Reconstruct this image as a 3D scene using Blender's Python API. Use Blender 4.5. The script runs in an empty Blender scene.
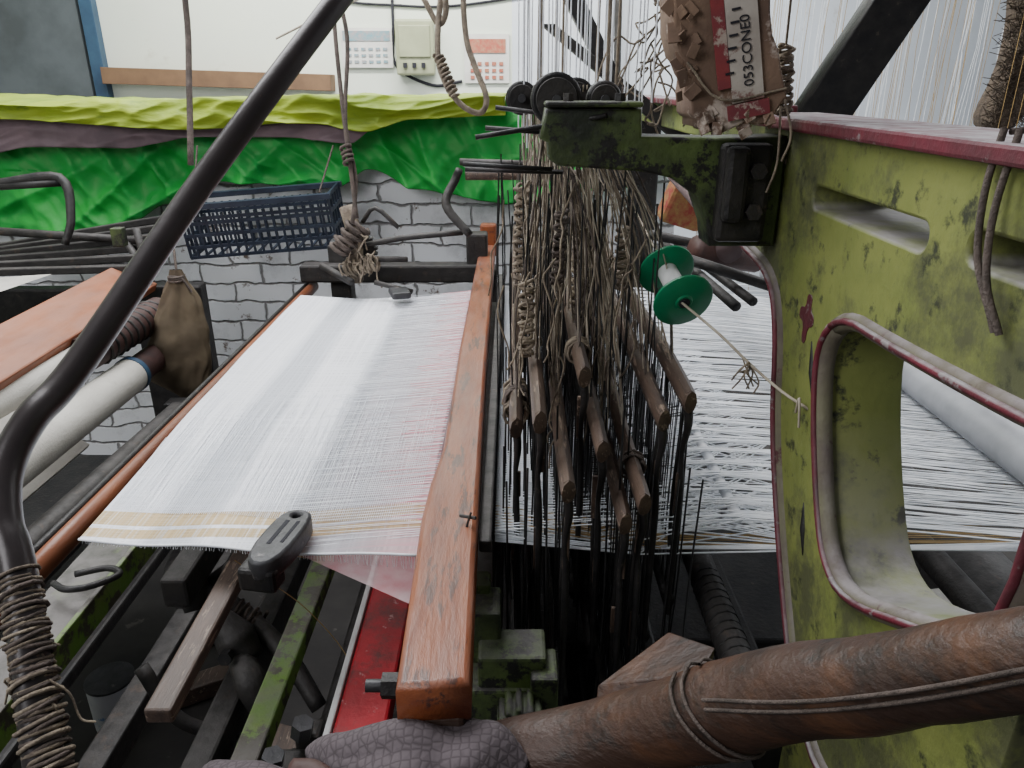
import bpy, math, random
from mathutils import Vector, Matrix, noise
random.seed(7)
R=random.random
def U(a,b): return a+(b-a)*R()
SC=bpy.context.scene
COL=SC.collection

# ------------------------------------------------------------ materials
def nt(name):
    m=bpy.data.materials.new(name); m.use_nodes=True
    t=m.node_tree; b=t.nodes['Principled BSDF']
    return m,t,b
def N(t,ty,**k):
    n=t.nodes.new(ty)
    for a,v in k.items():
        if a in n.inputs.keys(): n.inputs[a].default_value=v
        else: setattr(n,a,v)
    return n
def rgba(c): return (c[0],c[1],c[2],1)
def mix(t,fac,a,b):
    n=t.nodes.new('ShaderNodeMix'); n.data_type='RGBA'
    for i,v in ((0,fac),(6,a),(7,b)):
        if hasattr(v,'is_linked') or hasattr(v,'node'): t.links.new(v,n.inputs[i])
        elif i==0: n.inputs[0].default_value=v
        else: n.inputs[i].default_value=rgba(v)
    return n.outputs[2]
def ramp(t,src,p0,p1,c0=(0,0,0),c1=(1,1,1)):
    n=t.nodes.new('ShaderNodeValToRGB'); e=n.color_ramp.elements
    e[0].position=p0;e[1].position=p1;e[0].color=rgba(c0);e[1].color=rgba(c1)
    t.links.new(src,n.inputs[0]); return n.outputs[0]
def objco(t,scale=(1,1,1)):
    tc=t.nodes.new('ShaderNodeTexCoord'); mp=t.nodes.new('ShaderNodeMapping')
    mp.inputs['Scale'].default_value=scale
    t.links.new(tc.outputs['Object'],mp.inputs[0]); return mp.outputs[0]
def noi(t,co,scale,detail=4,rough=.6):
    n=N(t,'ShaderNodeTexNoise',Scale=scale,Detail=detail,Roughness=rough)
    t.links.new(co,n.inputs['Vector']); return n.outputs['Fac']
def math_(t,op,a,b):
    n=t.nodes.new('ShaderNodeMath'); n.operation=op
    for i,v in ((0,a),(1,b)):
        if hasattr(v,'node'): t.links.new(v,n.inputs[i])
        else: n.inputs[i].default_value=v
    return n.outputs[0]
def M(name,c1,c2,scale=20,rough=.7,metal=0,bump=.3,spots=None,spot_scale=60,spot_lo=.58,dust=None,dustamt=.8,stretch=(1,1,1),bscale=None,bdist=.004,spots2=None,bdet=5,soft=.06):
    m,t,b=nt(name)
    co=objco(t,stretch)
    col=mix(t,ramp(t,noi(t,co,scale),.35,.65),c1,c2)
    if spots2:
        col=mix(t,ramp(t,noi(t,co,spots2[1],7,.75),spots2[2],spots2[2]+.12),col,spots2[0])
    if spots:
        col=mix(t,ramp(t,noi(t,co,spot_scale,6,.7),spot_lo,spot_lo+soft),col,spots)
    if dust:
        g=t.nodes.new('ShaderNodeNewGeometry'); s=t.nodes.new('ShaderNodeSeparateXYZ')
        t.links.new(g.outputs['Normal'],s.inputs[0])
        f=math_(t,'MULTIPLY',ramp(t,s.outputs[2],.35,.8),ramp(t,noi(t,co,scale*1.7),.3,.6))
        f=math_(t,'MULTIPLY',f,dustamt)
        col=mix(t,f,col,dust)
    t.links.new(col,b.inputs['Base Color'])
    b.inputs['Roughness'].default_value=rough; b.inputs['Metallic'].default_value=metal
    if bump:
        bp=N(t,'ShaderNodeBump',Strength=bump,Distance=bdist)
        t.links.new(noi(t,co,bscale or scale*4,bdet,.6),bp.inputs['Height'])
        t.links.new(bp.outputs[0],b.inputs['Normal'])
    return m
DUST=(.20,.185,.18)
m_green=M('green_paint',(.225,.25,.065),(.155,.185,.045),9,.62,0,.5,spots=(.035,.04,.02),spot_scale=30,spot_lo=.555,dust=(.30,.28,.28),dustamt=.95,spots2=((.085,.092,.04),5,.46),soft=.09)
m_dgreen=M('grimy_green_paint',(.08,.12,.03),(.018,.024,.014),14,.6,0,.6,spots=(.012,.012,.01),spot_scale=40,spot_lo=.5,dust=DUST,dustamt=.3)
m_maroon=M('maroon_paint',(.15,.015,.03),(.08,.018,.025),20,.6,0,.4,spots=(.20,.17,.17),spot_scale=50,spot_lo=.58,dust=(.32,.30,.31),dustamt=1.0)
m_flange=M('dusty_flange',(.16,.15,.095),(.115,.09,.08),18,.8,0,.5,spots=(.08,.025,.03),spot_scale=24,spot_lo=.57,dust=(.30,.27,.28),dustamt=.8)
m_black=M('black_iron',(.010,.010,.011),(.028,.025,.024),30,.5,.2,.4,spots=(.07,.055,.045),spot_scale=60,spot_lo=.64)
m_iron=M('dusty_iron',(.014,.013,.013),(.038,.034,.031),20,.6,.1,.5,spots=(.06,.042,.032),spot_scale=30,spot_lo=.6,dust=DUST,dustamt=.22)
m_pipe=M('painted_pipe',(.020,.015,.016),(.032,.025,.025),12,.34,.2,.12,spots=(.11,.06,.04),spot_scale=45,spot_lo=.67)
m_wood=M('varnished_wood',(.30,.090,.033),(.19,.052,.024),6,.34,0,.25,spots=(.08,.035,.028),spot_scale=10,spot_lo=.54,dust=(.36,.25,.21),dustamt=.25,stretch=(6,1,6),bscale=40,spots2=((.34,.18,.12),14,.60))
m_railw=M('rail_wood',(.28,.09,.035),(.15,.05,.025),5,.4,0,.2,stretch=(2,1,2),bscale=30,spots=(.36,.16,.08),spot_scale=7,spot_lo=.6)
m_beam=M('dark_wood',(.055,.026,.016),(.030,.017,.012),4,.5,0,.45,spots=(.125,.052,.022),spot_scale=3.2,spot_lo=.52,stretch=(1,3,4),bscale=35,soft=.22,spots2=((.018,.012,.009),12,.52))
m_slat=M('worn_shaft_wood',(.11,.072,.052),(.042,.028,.023),10,.5,0,.3,spots=(.24,.175,.13),spot_scale=20,spot_lo=.57,stretch=(6,.8,6))
m_rope=M('jute_rope',(.34,.28,.205),(.14,.11,.085),40,.9,0,.8,bscale=300)
m_drope=M('dark_rope',(.06,.047,.04),(.13,.10,.085),40,.9,0,.8,bscale=300)
m_cord=M('white_cord',(.60,.54,.43),(.28,.23,.18),30,.9,0,.3)
m_thread=M('white_thread',(.95,.97,1.0),(.80,.84,.90),30,.8,0,0)
m_gold=M('golden_thread',(.50,.33,.12),(.36,.24,.10),30,.6,0,0)
m_wire=M('heald_wire',(.012,.012,.013),(.035,.035,.035),30,.5,.4,0)
m_red=M('red_paint',(.50,.012,.025),(.33,.01,.018),14,.5,0,.3,spots=(.50,.28,.27),spot_scale=50,spot_lo=.62,spots2=((.16,.03,.03),9,.55))
m_ggreen=M('bright_green_paint',(.13,.28,.035),(.20,.28,.07),14,.6,0,.4,spots=(.08,.075,.05),spot_scale=22,spot_lo=.50,dust=DUST,dustamt=.6)
m_grey=M('dusty_grey_bar',(.10,.10,.09),(.055,.058,.045),12,.8,0,.4,spots=(.10,.14,.05),spot_scale=14,spot_lo=.58,dust=DUST,dustamt=.8)
m_floor=M('oily_concrete',(.04,.036,.033),(.015,.013,.013),4,.8,0,.5,spots=(.10,.09,.08),spot_scale=11,spot_lo=.63)
m_spool=M('green_plastic',(.0,.24,.10),(.0,.18,.075),20,.3,0,0)
m_white=M('white_plastic',(.75,.75,.74),(.6,.6,.6),20,.5,0,.1)
m_carton=M('cardboard',(.26,.17,.115),(.14,.09,.065),14,.9,0,.5,spots=(.5,.42,.36),spot_scale=18,spot_lo=.58)
m_label=M('paper_label',(.62,.57,.50),(.42,.37,.32),20,.8,0,.2,spots=(.22,.12,.10),spot_scale=26,spot_lo=.58)
m_labred=M('label_red',(.30,.05,.05),(.18,.04,.05),20,.8,0,.2,spots=(.45,.37,.31),spot_scale=40,spot_lo=.56)
m_ink=M('ink',(.012,.012,.018),(.02,.02,.028),20,.8,0,0)
m_crate=M('blue_black_plastic',(.012,.018,.035),(.028,.04,.065),20,.45,0,.1)
m_sack=M('brown_sack',(.17,.13,.08),(.08,.058,.038),6,.8,0,.5,bscale=9,bdist=.015,bdet=3)
m_roll=M('cream_cloth_roll',(.58,.56,.51),(.42,.40,.36),6,.9,0,.5,bscale=200,spots=(.32,.29,.25),spot_scale=7,spot_lo=.6,soft=.15)
m_orange=M('orange_wood',(.34,.11,.045),(.22,.07,.033),5,.5,0,.2,stretch=(4,1,4),dust=(.38,.23,.18),dustamt=.3)
m_rust=M('rusty_brown_roll',(.07,.028,.022),(.03,.016,.016),12,.6,0,.4)
m_fuzz=M('fuzzy_brush',(.20,.15,.11),(.08,.06,.045),60,1,0,1.0)
m_tg=M('green_tarp',(.012,.34,.040),(.006,.25,.032),3,.58,0,.45,spots=(.02,.46,.09),spot_scale=3,spot_lo=.58,bscale=13,bdist=.012,bdet=3,soft=.15)
m_ty=M('yellow_green_tarp',(.31,.40,.02),(.20,.29,.015),4,.6,0,.45,spots=(.12,.19,.02),spot_scale=6,spot_lo=.58,bscale=11,bdist=.015,bdet=3,stretch=(1,1,3),soft=.12)
m_tm=M('mauve_cloth',(.20,.14,.155),(.12,.088,.10),6,.9,0,.4,bscale=14,bdist=.015,bdet=3)
m_shelf=M('brown_ledge',(.20,.115,.06),(.14,.08,.045),8,.8,0,.2)
m_blue=M('blue_paint',(.03,.08,.14),(.02,.05,.10),8,.5,0,0)
m_dark=M('dark_board',(.085,.10,.11),(.055,.065,.07),5,.7,0,0)
m_paper=M('calendar_paper',(.7,.7,.66),(.6,.58,.55),10,.7,0,0)
m_pred=M('calendar_red',(.40,.09,.06),(.4,.2,.12),60,.7,0,0)
m_rag=M('red_yellow_rag',(.30,.05,.04),(.35,.22,.08),60,.9,0,.4)
m_pblue=M('board_blue',(.15,.3,.35),(.35,.3,.3),50,.7,0,0)
m_box=M('switchbox_cream',(.36,.38,.24),(.30,.32,.2),10,.5,0,0)
m_metalgrey=M('worn_steel',(.07,.07,.075),(.035,.035,.038),25,.45,.3,.3,spots=(.16,.15,.15),spot_scale=30,spot_lo=.6)
m_palest=M('pale_steel_tube',(.45,.46,.49),(.32,.33,.35),12,.5,.1,.1)

def wallmat(name,a,b,st):
    return M(name,a,b,1.3,.9,0,.25,spots=st,spot_scale=2.3,spot_lo=.62,bscale=18,soft=.12)
m_wallL=wallmat('cream_plaster',(.74,.78,.68),(.68,.73,.64),(.54,.55,.44))
m_wallR=wallmat('bluewhite_plaster',(.70,.75,.82),(.60,.64,.70),(.42,.37,.34))
# painted brick
m_brick,t,b=nt('whitewashed_brick')
tc=t.nodes.new('ShaderNodeTexCoord'); sp=t.nodes.new('ShaderNodeSeparateXYZ'); cb=t.nodes.new('ShaderNodeCombineXYZ')
t.links.new(tc.outputs['Object'],sp.inputs[0]); t.links.new(sp.outputs[0],cb.inputs[0]); t.links.new(sp.outputs[2],cb.inputs[1])
wn=N(t,'ShaderNodeTexNoise',Scale=11.,Detail=4.)
t.links.new(cb.outputs[0],wn.inputs['Vector'])
va=t.nodes.new('ShaderNodeVectorMath'); va.operation='SCALE'; va.inputs[3].default_value=.05
t.links.new(wn.outputs['Color'],va.inputs[0])
vb=t.nodes.new('ShaderNodeVectorMath'); vb.operation='ADD'
t.links.new(cb.outputs[0],vb.inputs[0]); t.links.new(va.outputs[0],vb.inputs[1])
br=t.nodes.new('ShaderNodeTexBrick')
t.links.new(vb.outputs[0],br.inputs['Vector'])
for k,v in (('Scale',1),('Mortar Size',.0055),('Mortar Smooth',.8),('Brick Width',.21),('Row Height',.068)): br.inputs[k].default_value=v
br.inputs['Color1'].default_value=(.95,.96,.99,1);br.inputs['Color2'].default_value=(.84,.86,.90,1);br.inputs['Mortar'].default_value=(.30,.29,.29,1)
co=objco(t)
c=mix(t,ramp(t,noi(t,co,5,6,.7),.52,.78),br.outputs['Color'],(.50,.51,.53))
c=mix(t,ramp(t,noi(t,co,13,6,.7),.60,.66),c,(.18,.135,.11))
t.links.new(c,b.inputs['Base Color']); b.inputs['Roughness'].default_value=.9
bp=N(t,'ShaderNodeBump',Strength=.8,Distance=.014,invert=True)
t.links.new(br.outputs['Fac'],bp.inputs['Height']); t.links.new(bp.outputs[0],b.inputs['Normal'])

# cloth (semi transparent woven)
m_cloth,t,b=nt('sheer_woven_cloth')
tc=t.nodes.new('ShaderNodeTexCoord'); sp=t.nodes.new('ShaderNodeSeparateXYZ')
t.links.new(tc.outputs['Object'],sp.inputs[0]); X,Y=sp.outputs[0],sp.outputs[1]
rx=t.nodes.new('ShaderNodeMapRange'); rx.inputs['From Min'].default_value=-.58; rx.inputs['From Max'].default_value=-.10
t.links.new(X,rx.inputs[0])
cr=t.nodes.new('ShaderNodeValToRGB'); cr.color_ramp.interpolation='LINEAR'
els=[(0,(.80,.82,.88)),(.22,(.92,.94,.99)),(.27,(.66,.69,.75)),(.38,(.70,.73,.79)),(.42,(.94,.95,1.0)),(.58,(.90,.92,.97)),(.63,(.58,.60,.66)),(.80,(.58,.59,.64)),(.90,(.74,.58,.61)),(1,(.78,.54,.58))]
e=cr.color_ramp.elements
e[0].position=0;e[0].color=rgba(els[0][1]);e[1].position=1;e[1].color=rgba(els[-1][1])
for p,cc in els[1:-1]:
    q=e.new(p);q.color=rgba(cc)
t.links.new(rx.outputs[0],cr.inputs[0])
ca=t.nodes.new('ShaderNodeValToRGB'); e=ca.color_ramp.elements
al=[(0,.93),(.24,.95),(.28,.82),(.37,.84),(.42,.95),(.58,.90),(.64,.62),(.85,.56),(.92,.62),(1,.58)]
e[0].position=0;e[0].color=(al[0][1],)*3+(1,);e[1].position=1;e[1].color=(al[-1][1],)*3+(1,)
for p,a_ in al[1:-1]:
    q=e.new(p);q.color=(a_,a_,a_,1)
t.links.new(rx.outputs[0],ca.inputs[0])
n1=noi(t,objco(t,(260,3,1)),1,2); n2=noi(t,objco(t,(4,300,1)),1,2)
thr=ramp(t,n1,.35,.6); thr2=ramp(t,n2,.38,.6)
lines=math_(t,'MAXIMUM',thr,thr2)
alpha=math_(t,'MULTIPLY',ca.outputs[0],math_(t,'ADD',math_(t,'MULTIPLY',lines,.30),.78))
alpha=math_(t,'MINIMUM',alpha,1.0)
ed=math_(t,'LESS_THAN',Y,.842); ed2=math_(t,'GREATER_THAN',Y,.782)
ed3=math_(t,'MAXIMUM',math_(t,'LESS_THAN',Y,.802),math_(t,'GREATER_THAN',Y,.810))
nb=noi(t,objco(t,(300,2,1)),1,2)
gb=math_(t,'MULTIPLY',math_(t,'MULTIPLY',math_(t,'MULTIPLY',ed,ed2),ed3),ramp(t,nb,.20,.48))
gb=math_(t,'MULTIPLY',gb,.85)
c=mix(t,gb,cr.outputs[0],(.56,.38,.13))
c=mix(t,math_(t,'MULTIPLY',math_(t,'MULTIPLY',ramp(t,rx.outputs[0],.74,.95),ramp(t,n2,.5,.6)),.5),c,(.75,.24,.32))
t.links.new(c,b.inputs['Base Color']); b.inputs['Roughness'].default_value=.9
t.links.new(alpha,b.inputs['Alpha'])
b.inputs['Sheen Weight'].default_value=.2

# ------------------------------------------------------------ geometry helpers
def E(name,parent=None):
    o=bpy.data.objects.new(name,None); COL.objects.link(o); o.parent=parent; o.empty_display_size=.1; return o
def mesh(name,V,F,mat,parent=None,smooth=False,bevel=0):
    me=bpy.data.meshes.new(name); me.from_pydata([tuple(v) for v in V],[],F); me.validate(); me.update()
    if smooth:
        for p in me.polygons: p.use_smooth=True
    o=bpy.data.objects.new(name,me); COL.objects.link(o); o.parent=parent
    if isinstance(mat,(list,tuple)):
        for q in mat: me.materials.append(q)
    else: me.materials.append(mat)
    if bevel:
        md=o.modifiers.new('b','BEVEL'); md.width=bevel; md.segments=2; md.limit_method='ANGLE'
    return o
def split(o,a=.9):
    md=o.modifiers.new('e','EDGE_SPLIT'); md.split_angle=a; return o
def boxdata(c,s,rot=None):
    V=[]
    for x in(-1,1):
        for y in(-1,1):
            for z in(-1,1):
                v=Vector((x*s[0]/2,y*s[1]/2,z*s[2]/2))
                if rot: v=rot@v
                V.append(v+Vector(c))
    F=[(0,1,3,2),(4,6,7,5),(0,4,5,1),(2,3,7,6),(0,2,6,4),(1,5,7,3)]
    return V,F
def rotm(rx=0,ry=0,rz=0):
    return (Matrix.Rotation(rz,3,'Z')@Matrix.Rotation(ry,3,'Y')@Matrix.Rotation(rx,3,'X'))
def box(name,c,s,mat,parent=None,rot=None,bevel=.003):
    V,F=boxdata(c,s,rot); return mesh(name,V,F,mat,parent,False,bevel)
def boxes(name,L,mat,parent=None,bevel=0):
    V=[];F=[]
    for it in L:
        v,f=boxdata(*it); k=len(V); V+=v; F+=[tuple(i+k for i in q) for q in f]
    return mesh(name,V,F,mat,parent,False,bevel)
def smoothpath(P,n=6):
    P=[Vector(p) for p in P]
    if len(P)<3 or n<2: return P
    out=[]
    Q=[2*P[0]-P[1]]+P+[2*P[-1]-P[-2]]
    for i in range(1,len(Q)-2):
        a,b_,c_,d=Q[i-1],Q[i],Q[i+1],Q[i+2]
        for k in range(n):
            s=k/n
            out.append(.5*((2*b_)+(-a+c_)*s+(2*a-5*b_+4*c_-d)*s*s+(-a+3*b_-3*c_+d)*s**3))
    out.append(P[-1]); return out
def sweep(P,r,sides,V,F,cap=True,flat=1):
    n=len(P); k=len(V)
    up=None
    for i,p in enumerate(P):
        tg=(P[min(i+1,n-1)]-P[max(i-1,0)])
        if tg.length<1e-9: tg=Vector((0,0,1))
        tg.normalize()
        if up is None:
            up=Vector((0,0,1)) if abs(tg.z)<.9 else Vector((1,0,0))
        s=tg.cross(up)
        if s.length<1e-6: s=tg.orthogonal()
        s.normalize(); up=s.cross(tg).normalized()
        ri=r[i] if isinstance(r,list) else r
        for j in range(sides):
            a=2*math.pi*j/sides
            V.append(p+s*(math.cos(a)*ri*flat)+up*(math.sin(a)*ri))
    for i in range(n-1):
        for j in range(sides):
            F.append((k+i*sides+j,k+i*sides+(j+1)%sides,k+(i+1)*sides+(j+1)%sides,k+(i+1)*sides+j))
    if cap:
        F.append(tuple(k+j for j in range(sides))[::-1]); F.append(tuple(k+(n-1)*sides+j for j in range(sides)))
def interp(rs,n):
    if not isinstance(rs,(list,tuple)): return rs
    m=len(rs)-1; out=[]
    for i in range(n):
        x=i/(n-1)*m; a=min(int(x),m-1); out.append(rs[a]+(rs[a+1]-rs[a])*(x-a))
    return out
def tube(name,P,r,mat,parent=None,sides=12,n=6,flat=1):
    Q=smoothpath(P,n) ; V=[];F=[]
    sweep(Q,interp(r,len(Q)),sides,V,F,True,flat)
    return mesh(name,V,F,mat,parent,True)
def tubes(name,L,r,mat,parent=None,sides=4,n=1,sm=True):
    V=[];F=[]
    for P in L:
        rr=r
        if isinstance(P,tuple) and len(P)==2 and isinstance(P[0],list): P,rr=P
        Q=smoothpath(P,n); sweep(Q,interp(rr,len(Q)),sides,V,F,sides>=8)
    return mesh(name,V,F,mat,parent,sm)
def helix(p0,p1,Rr,turns,per=10,jit=0):
    p0,p1=Vector(p0),Vector(p1); ax=(p1-p0); a=ax.normalized(); s=a.orthogonal().normalized(); u=a.cross(s)
    n=int(turns*per); out=[]; ph=U(0,6)
    for i in range(n+1):
        th=2*math.pi*i/per
        rr=Rr*(1+U(-jit,jit)*.5+jit*math.sin(i*.37+ph)*.6)
        out.append(p0+ax*(i/n+ (jit*.10*math.sin(i*.9+ph) if 0<i<n else 0))+s*math.cos(th)*rr+u*math.sin(th)*rr)
    return out
def coil(name,p0,p1,Rr,turns,r,mat,parent=None,jit=.12):
    V=[];F=[]; sweep(helix(p0,p1,Rr,turns,10,jit),r,6,V,F)
    return mesh(name,V,F,mat,parent,True)
def plate(name,loops,plane,pos,thick,mat,parent=None,bevel=.002):
    cu=bpy.data.curves.new(name,'CURVE'); cu.dimensions='2D'; cu.fill_mode='BOTH'; cu.extrude=thick/2; cu.bevel_depth=bevel; cu.bevel_resolution=1
    cu.offset=-bevel
    for L in loops:
        s=cu.splines.new('POLY'); s.points.add(len(L)-1); s.use_cyclic_u=True
        for i,p in enumerate(L): s.points[i].co=(p[0],p[1],0,1)
    o=bpy.data.objects.new('tmp',cu); COL.objects.link(o)
    me=bpy.data.meshes.new_from_object(o.evaluated_get(bpy.context.evaluated_depsgraph_get()))
    bpy.data.objects.remove(o); bpy.data.curves.remove(cu)
    if plane=='x': Mx=Matrix(((0,0,1,pos),(1,0,0,0),(0,1,0,0),(0,0,0,1)))
    elif plane=='y': Mx=Matrix(((1,0,0,0),(0,0,-1,pos),(0,1,0,0),(0,0,0,1)))
    else: Mx=Matrix.Translation((0,0,pos))
    me.transform(Mx); me.materials.clear(); me.materials.append(mat); me.update()
    o=bpy.data.objects.new(name,me); COL.objects.link(o); o.parent=parent; return o
def chaikin(L,it=2,closed=True):
    for _ in range(it):
        n=len(L); out=[] if closed else [L[0]]
        for i in range(n if closed else n-1):
            a,b_=L[i],L[(i+1)%n]
            out.append(tuple(.75*x+.25*y for x,y in zip(a,b_))); out.append(tuple(.25*x+.75*y for x,y in zip(a,b_)))
        if not closed: out.append(L[-1])
        L=out
    return L
def disc(cx,cy,r,n=24,a0=0): return [(cx+r*math.cos(a0+2*math.pi*i/n),cy+r*math.sin(a0+2*math.pi*i/n)) for i in range(n)]
def gear(cx,cy,r,teeth,d):
    L=[]
    for i in range(teeth):
        for k,rr in((0,r),(.45,r),(.5,r-d),(.95,r-d)):
            a=2*math.pi*(i+k)/teeth; L.append((cx+rr*math.cos(a),cy+rr*math.sin(a)))
    return L
def cyl(name,p0,p1,r,mat,parent=None,sides=20):
    V=[];F=[]; sweep([Vector(p0),Vector(p1)],r,sides,V,F)
    return split(mesh(name,V,F,mat,parent,True))

# ------------------------------------------------------------ room
box('floor',(0,2.2,-.05),(7,5.6,.1),m_floor,None,None,0)
box('wall_back',(-1.75,4.6,1.6),(3.5,.2,3.2),m_wallL,None,None,0)
box('wall_back.001',(1.75,4.6,1.6),(3.5,.2,3.2),m_wallR,None,None,0)
box('wall_left',(-3.6,2.2,1.6),(.2,5.6,3.2),m_wallL,None,None,0)
box('wall_right',(3.6,2.2,1.6),(.2,5.6,3.2),m_wallR,None,None,0)
box('wall_partition',(-1.45,2.62,.72),(4.0,.2,1.44),m_brick,None,None,.004)
d=E('door_1')
box('leaf',(-2.78,4.48,1.2),(.86,.04,2.4),m_dark,d)
box('frame_strip',(-2.29,4.47,1.2),(.07,.06,2.4),m_blue,d)
box('trim_1',(-1.62,4.44,1.53),(1.25,.12,.085),m_shelf,None,rotm(0,.03,0))
w=E('wall_calendar')
box('sheet',(-.14,4.49,1.635),(.25,.01,.25),m_paper,w,None,0)
box('picture',(-.14,4.482,1.70),(.21,.006,.07),m_pred,w,None,0)
boxes('print',[((-.22+.04*i,4.482,1.54+.035*j),(.022,.006,.018)) for i in range(5) for j in range(3)],m_pred,w)
w=E('electrical_board')  # stands for the greenish electrical board, built as a printed sheet
box('sheet',(-.80,4.485,1.69),(.28,.012,.20),m_paper,w,None,0)
box('picture',(-.80,4.477,1.75),(.26,.005,.05),m_pblue,w,None,0)
boxes('print',[((-.90+.04*i,4.477,1.62+.032*j),(.024,.005,.014)) for i in range(6) for j in range(3)],m_pblue,w)
w=E('electric_switch_box')
box('case',(-.53,4.46,1.69),(.21,.08,.28),m_box,w,None,.012)
box('case_lid',(-.53,4.415,1.72),(.17,.01,.16),m_box,w,None,.006)
boxes('switches',[((-.585+.05*i,4.41,1.60),(.02,.02,.025)) for i in range(3)],m_ink,w)
tube('cable',[(-.645,4.49,2.1),(-.65,4.49,1.8),(-.645,4.49,1.6),(-.45,4.49,1.5),(-.28,4.49,1.52)],.008,m_ink,w)
tube('cable_2',[(-.98,4.49,2.2),(-.97,4.49,1.95),(-.6,4.49,1.90),(-.3,4.49,1.90),(.1,4.49,1.95)],.006,m_ink,w)

# ------------------------------------------------------------ tarpaulins on the partition
def sheet(name,x0,x1,nx,top,bot,yb,mat,amp=.03,seed=0,back=0,nz=26,kind='drape'):
    V=[];F=[]
    for i in range(nx+1):
        x=x0+(x1-x0)*i/nx
        zt=top(x); zb=bot(x)
        for j in range(nz+1):
            s=j/nz
            if back and s<.25:
                q=s/.25; z=zt; y=yb+back*(1-q)
            else:
                q=(s-.25)/.75 if back else s
                z=zt+(zb-zt)*q; y=yb
                y-=.015*math.sin(min(1,q*4)*1.57)
            if kind=='drape':
                a=noise.noise(Vector((x*3.0+z*1.2,z*1.0,seed)))
                f1=1-abs(2*noise.noise(Vector((x*6.5+z*3.5,z*1.1-x*.6,seed+4))))
                f2=1-abs(2*noise.noise(Vector((x*4.0-z*6.5,z*2.2+x*.7,seed+8))))
                f3=1-abs(2*noise.noise(Vector((x*13+z*9,z*7,seed+2))))
                f4=noise.noise(Vector((x*26-z*9,z*20,seed+6)))
                dy=amp*(.5*a+.55*f1*f1+.40*f2*f2+.22*f3*f3+.10*f4)*(.35+.8*s); dz=amp*.25*a*(s<.5)
            else:
                a=noise.noise(Vector((x*2.2,z*5+y*3,seed)))
                f1=1-abs(2*noise.noise(Vector((x*2.6+z*5,z*16-x*1.5+y*7,seed+4))))
                f2=noise.noise(Vector((x*7,z*20+y*10,seed+8)))
                f3=1-abs(2*noise.noise(Vector((x*9-z*12,z*24,seed+12))))
                dy=amp*(.5*a+.50*f1*f1+.25*f2+.22*f3*f3); dz=amp*.5*(.6*a+.45*f1+.2*f3)*(1-q*.5)
            V.append((x,y-dy,z+dz))
    for i in range(nx):
        for j in range(nz):
            a=i*(nz+1)+j; F.append((a,a+1,a+nz+2,a+nz+1))
    o=mesh(name,V,F,mat,None,True); md=o.modifiers.new('s','SOLIDIFY'); md.thickness=.003; return o
def pl(pts):
    def f(x):
        if x<=pts[0][0]: return pts[0][1]
        for (a,b_),(c_,d_) in zip(pts,pts[1:]):
            if x<=c_:
                q=(x-a)/(c_-a); q=q*q*(3-2*q); return b_+(d_-b_)*q
        return pts[-1][1]
    return f
sheet('green_tarpaulin',-2.7,.45,360,pl([(-2.7,1.44),(.45,1.45)]),pl([(-2.7,1.08),(-1.69,1.055),(-1.3,1.04),(-1.12,1.14),(-1.0,1.215),(-.55,1.20),(-.46,1.25),(-.3,1.19),(-.04,1.15),(.45,1.2)]),2.485,m_tg,.065,1,0,64)
sheet('mauve_cloth',-2.7,-.42,240,pl([(-2.7,1.43),(-.42,1.43)]),pl([(-2.7,1.27),(-1.9,1.29),(-1.62,1.30),(-1.5,1.32),(-1.2,1.315),(-.95,1.35),(-.7,1.35),(-.5,1.33),(-.42,1.37)]),2.41,m_tm,.03,2,0,24,'band')
sheet('yellow_tarpaulin',-2.7,-.02,320,pl([(-2.7,1.462),(-1.2,1.452),(-.02,1.462)]),pl([(-2.7,1.40),(-1.6,1.405),(-1.0,1.37),(-.6,1.39),(-.45,1.365),(-.3,1.40),(-.02,1.412)]),2.38,m_ty,.045,3,.4,44,'band')

# ------------------------------------------------------------ plastic crate
cr_=E('plastic_crate')
Bm=[]
rt=rotm(.10,-.08,0); cc=Vector((-.745,2.26,1.12))
def cb_(x,y,z,sx,sy,sz): Bm.append((tuple(cc+rt@Vector((x,y,z))),(sx,sy,sz),rt))
W_,D_,H_=.44,.15,.15
for yy in(-D_/2,D_/2):
    for zz in(-H_/2,-H_/2+.03,-.01,.025,H_/2-.035,H_/2-.005): cb_(0,yy,zz,W_,.006,.009)
    for i in range(19): cb_(-W_/2+W_*i/18,yy,-.012,.0055,.007,H_-.02)
for xx in(-W_/2,W_/2):
    for zz in(-H_/2,-.02,.03,H_/2): cb_(xx,0,zz,.006,D_,.012)
    for i in range(6): cb_(xx,-D_/2+D_*i/5,0,.007,.006,H_)
for i in range(12): cb_(-W_/2+W_*i/11,0,-H_/2,.006,D_,.006)
cb_(0,-D_/2-.004,H_/2,W_+.02,.018,.016); cb_(0,D_/2,H_/2,W_+.02,.018,.014)
boxes('grid_walls',Bm,m_crate,cr_)
tubes('hanging_ties',[[(-.93,2.2,1.18),(-.95,2.34,1.33)],[(-.56,2.2,1.21),(-.54,2.34,1.33)]],.003,m_drope,cr_)

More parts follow.
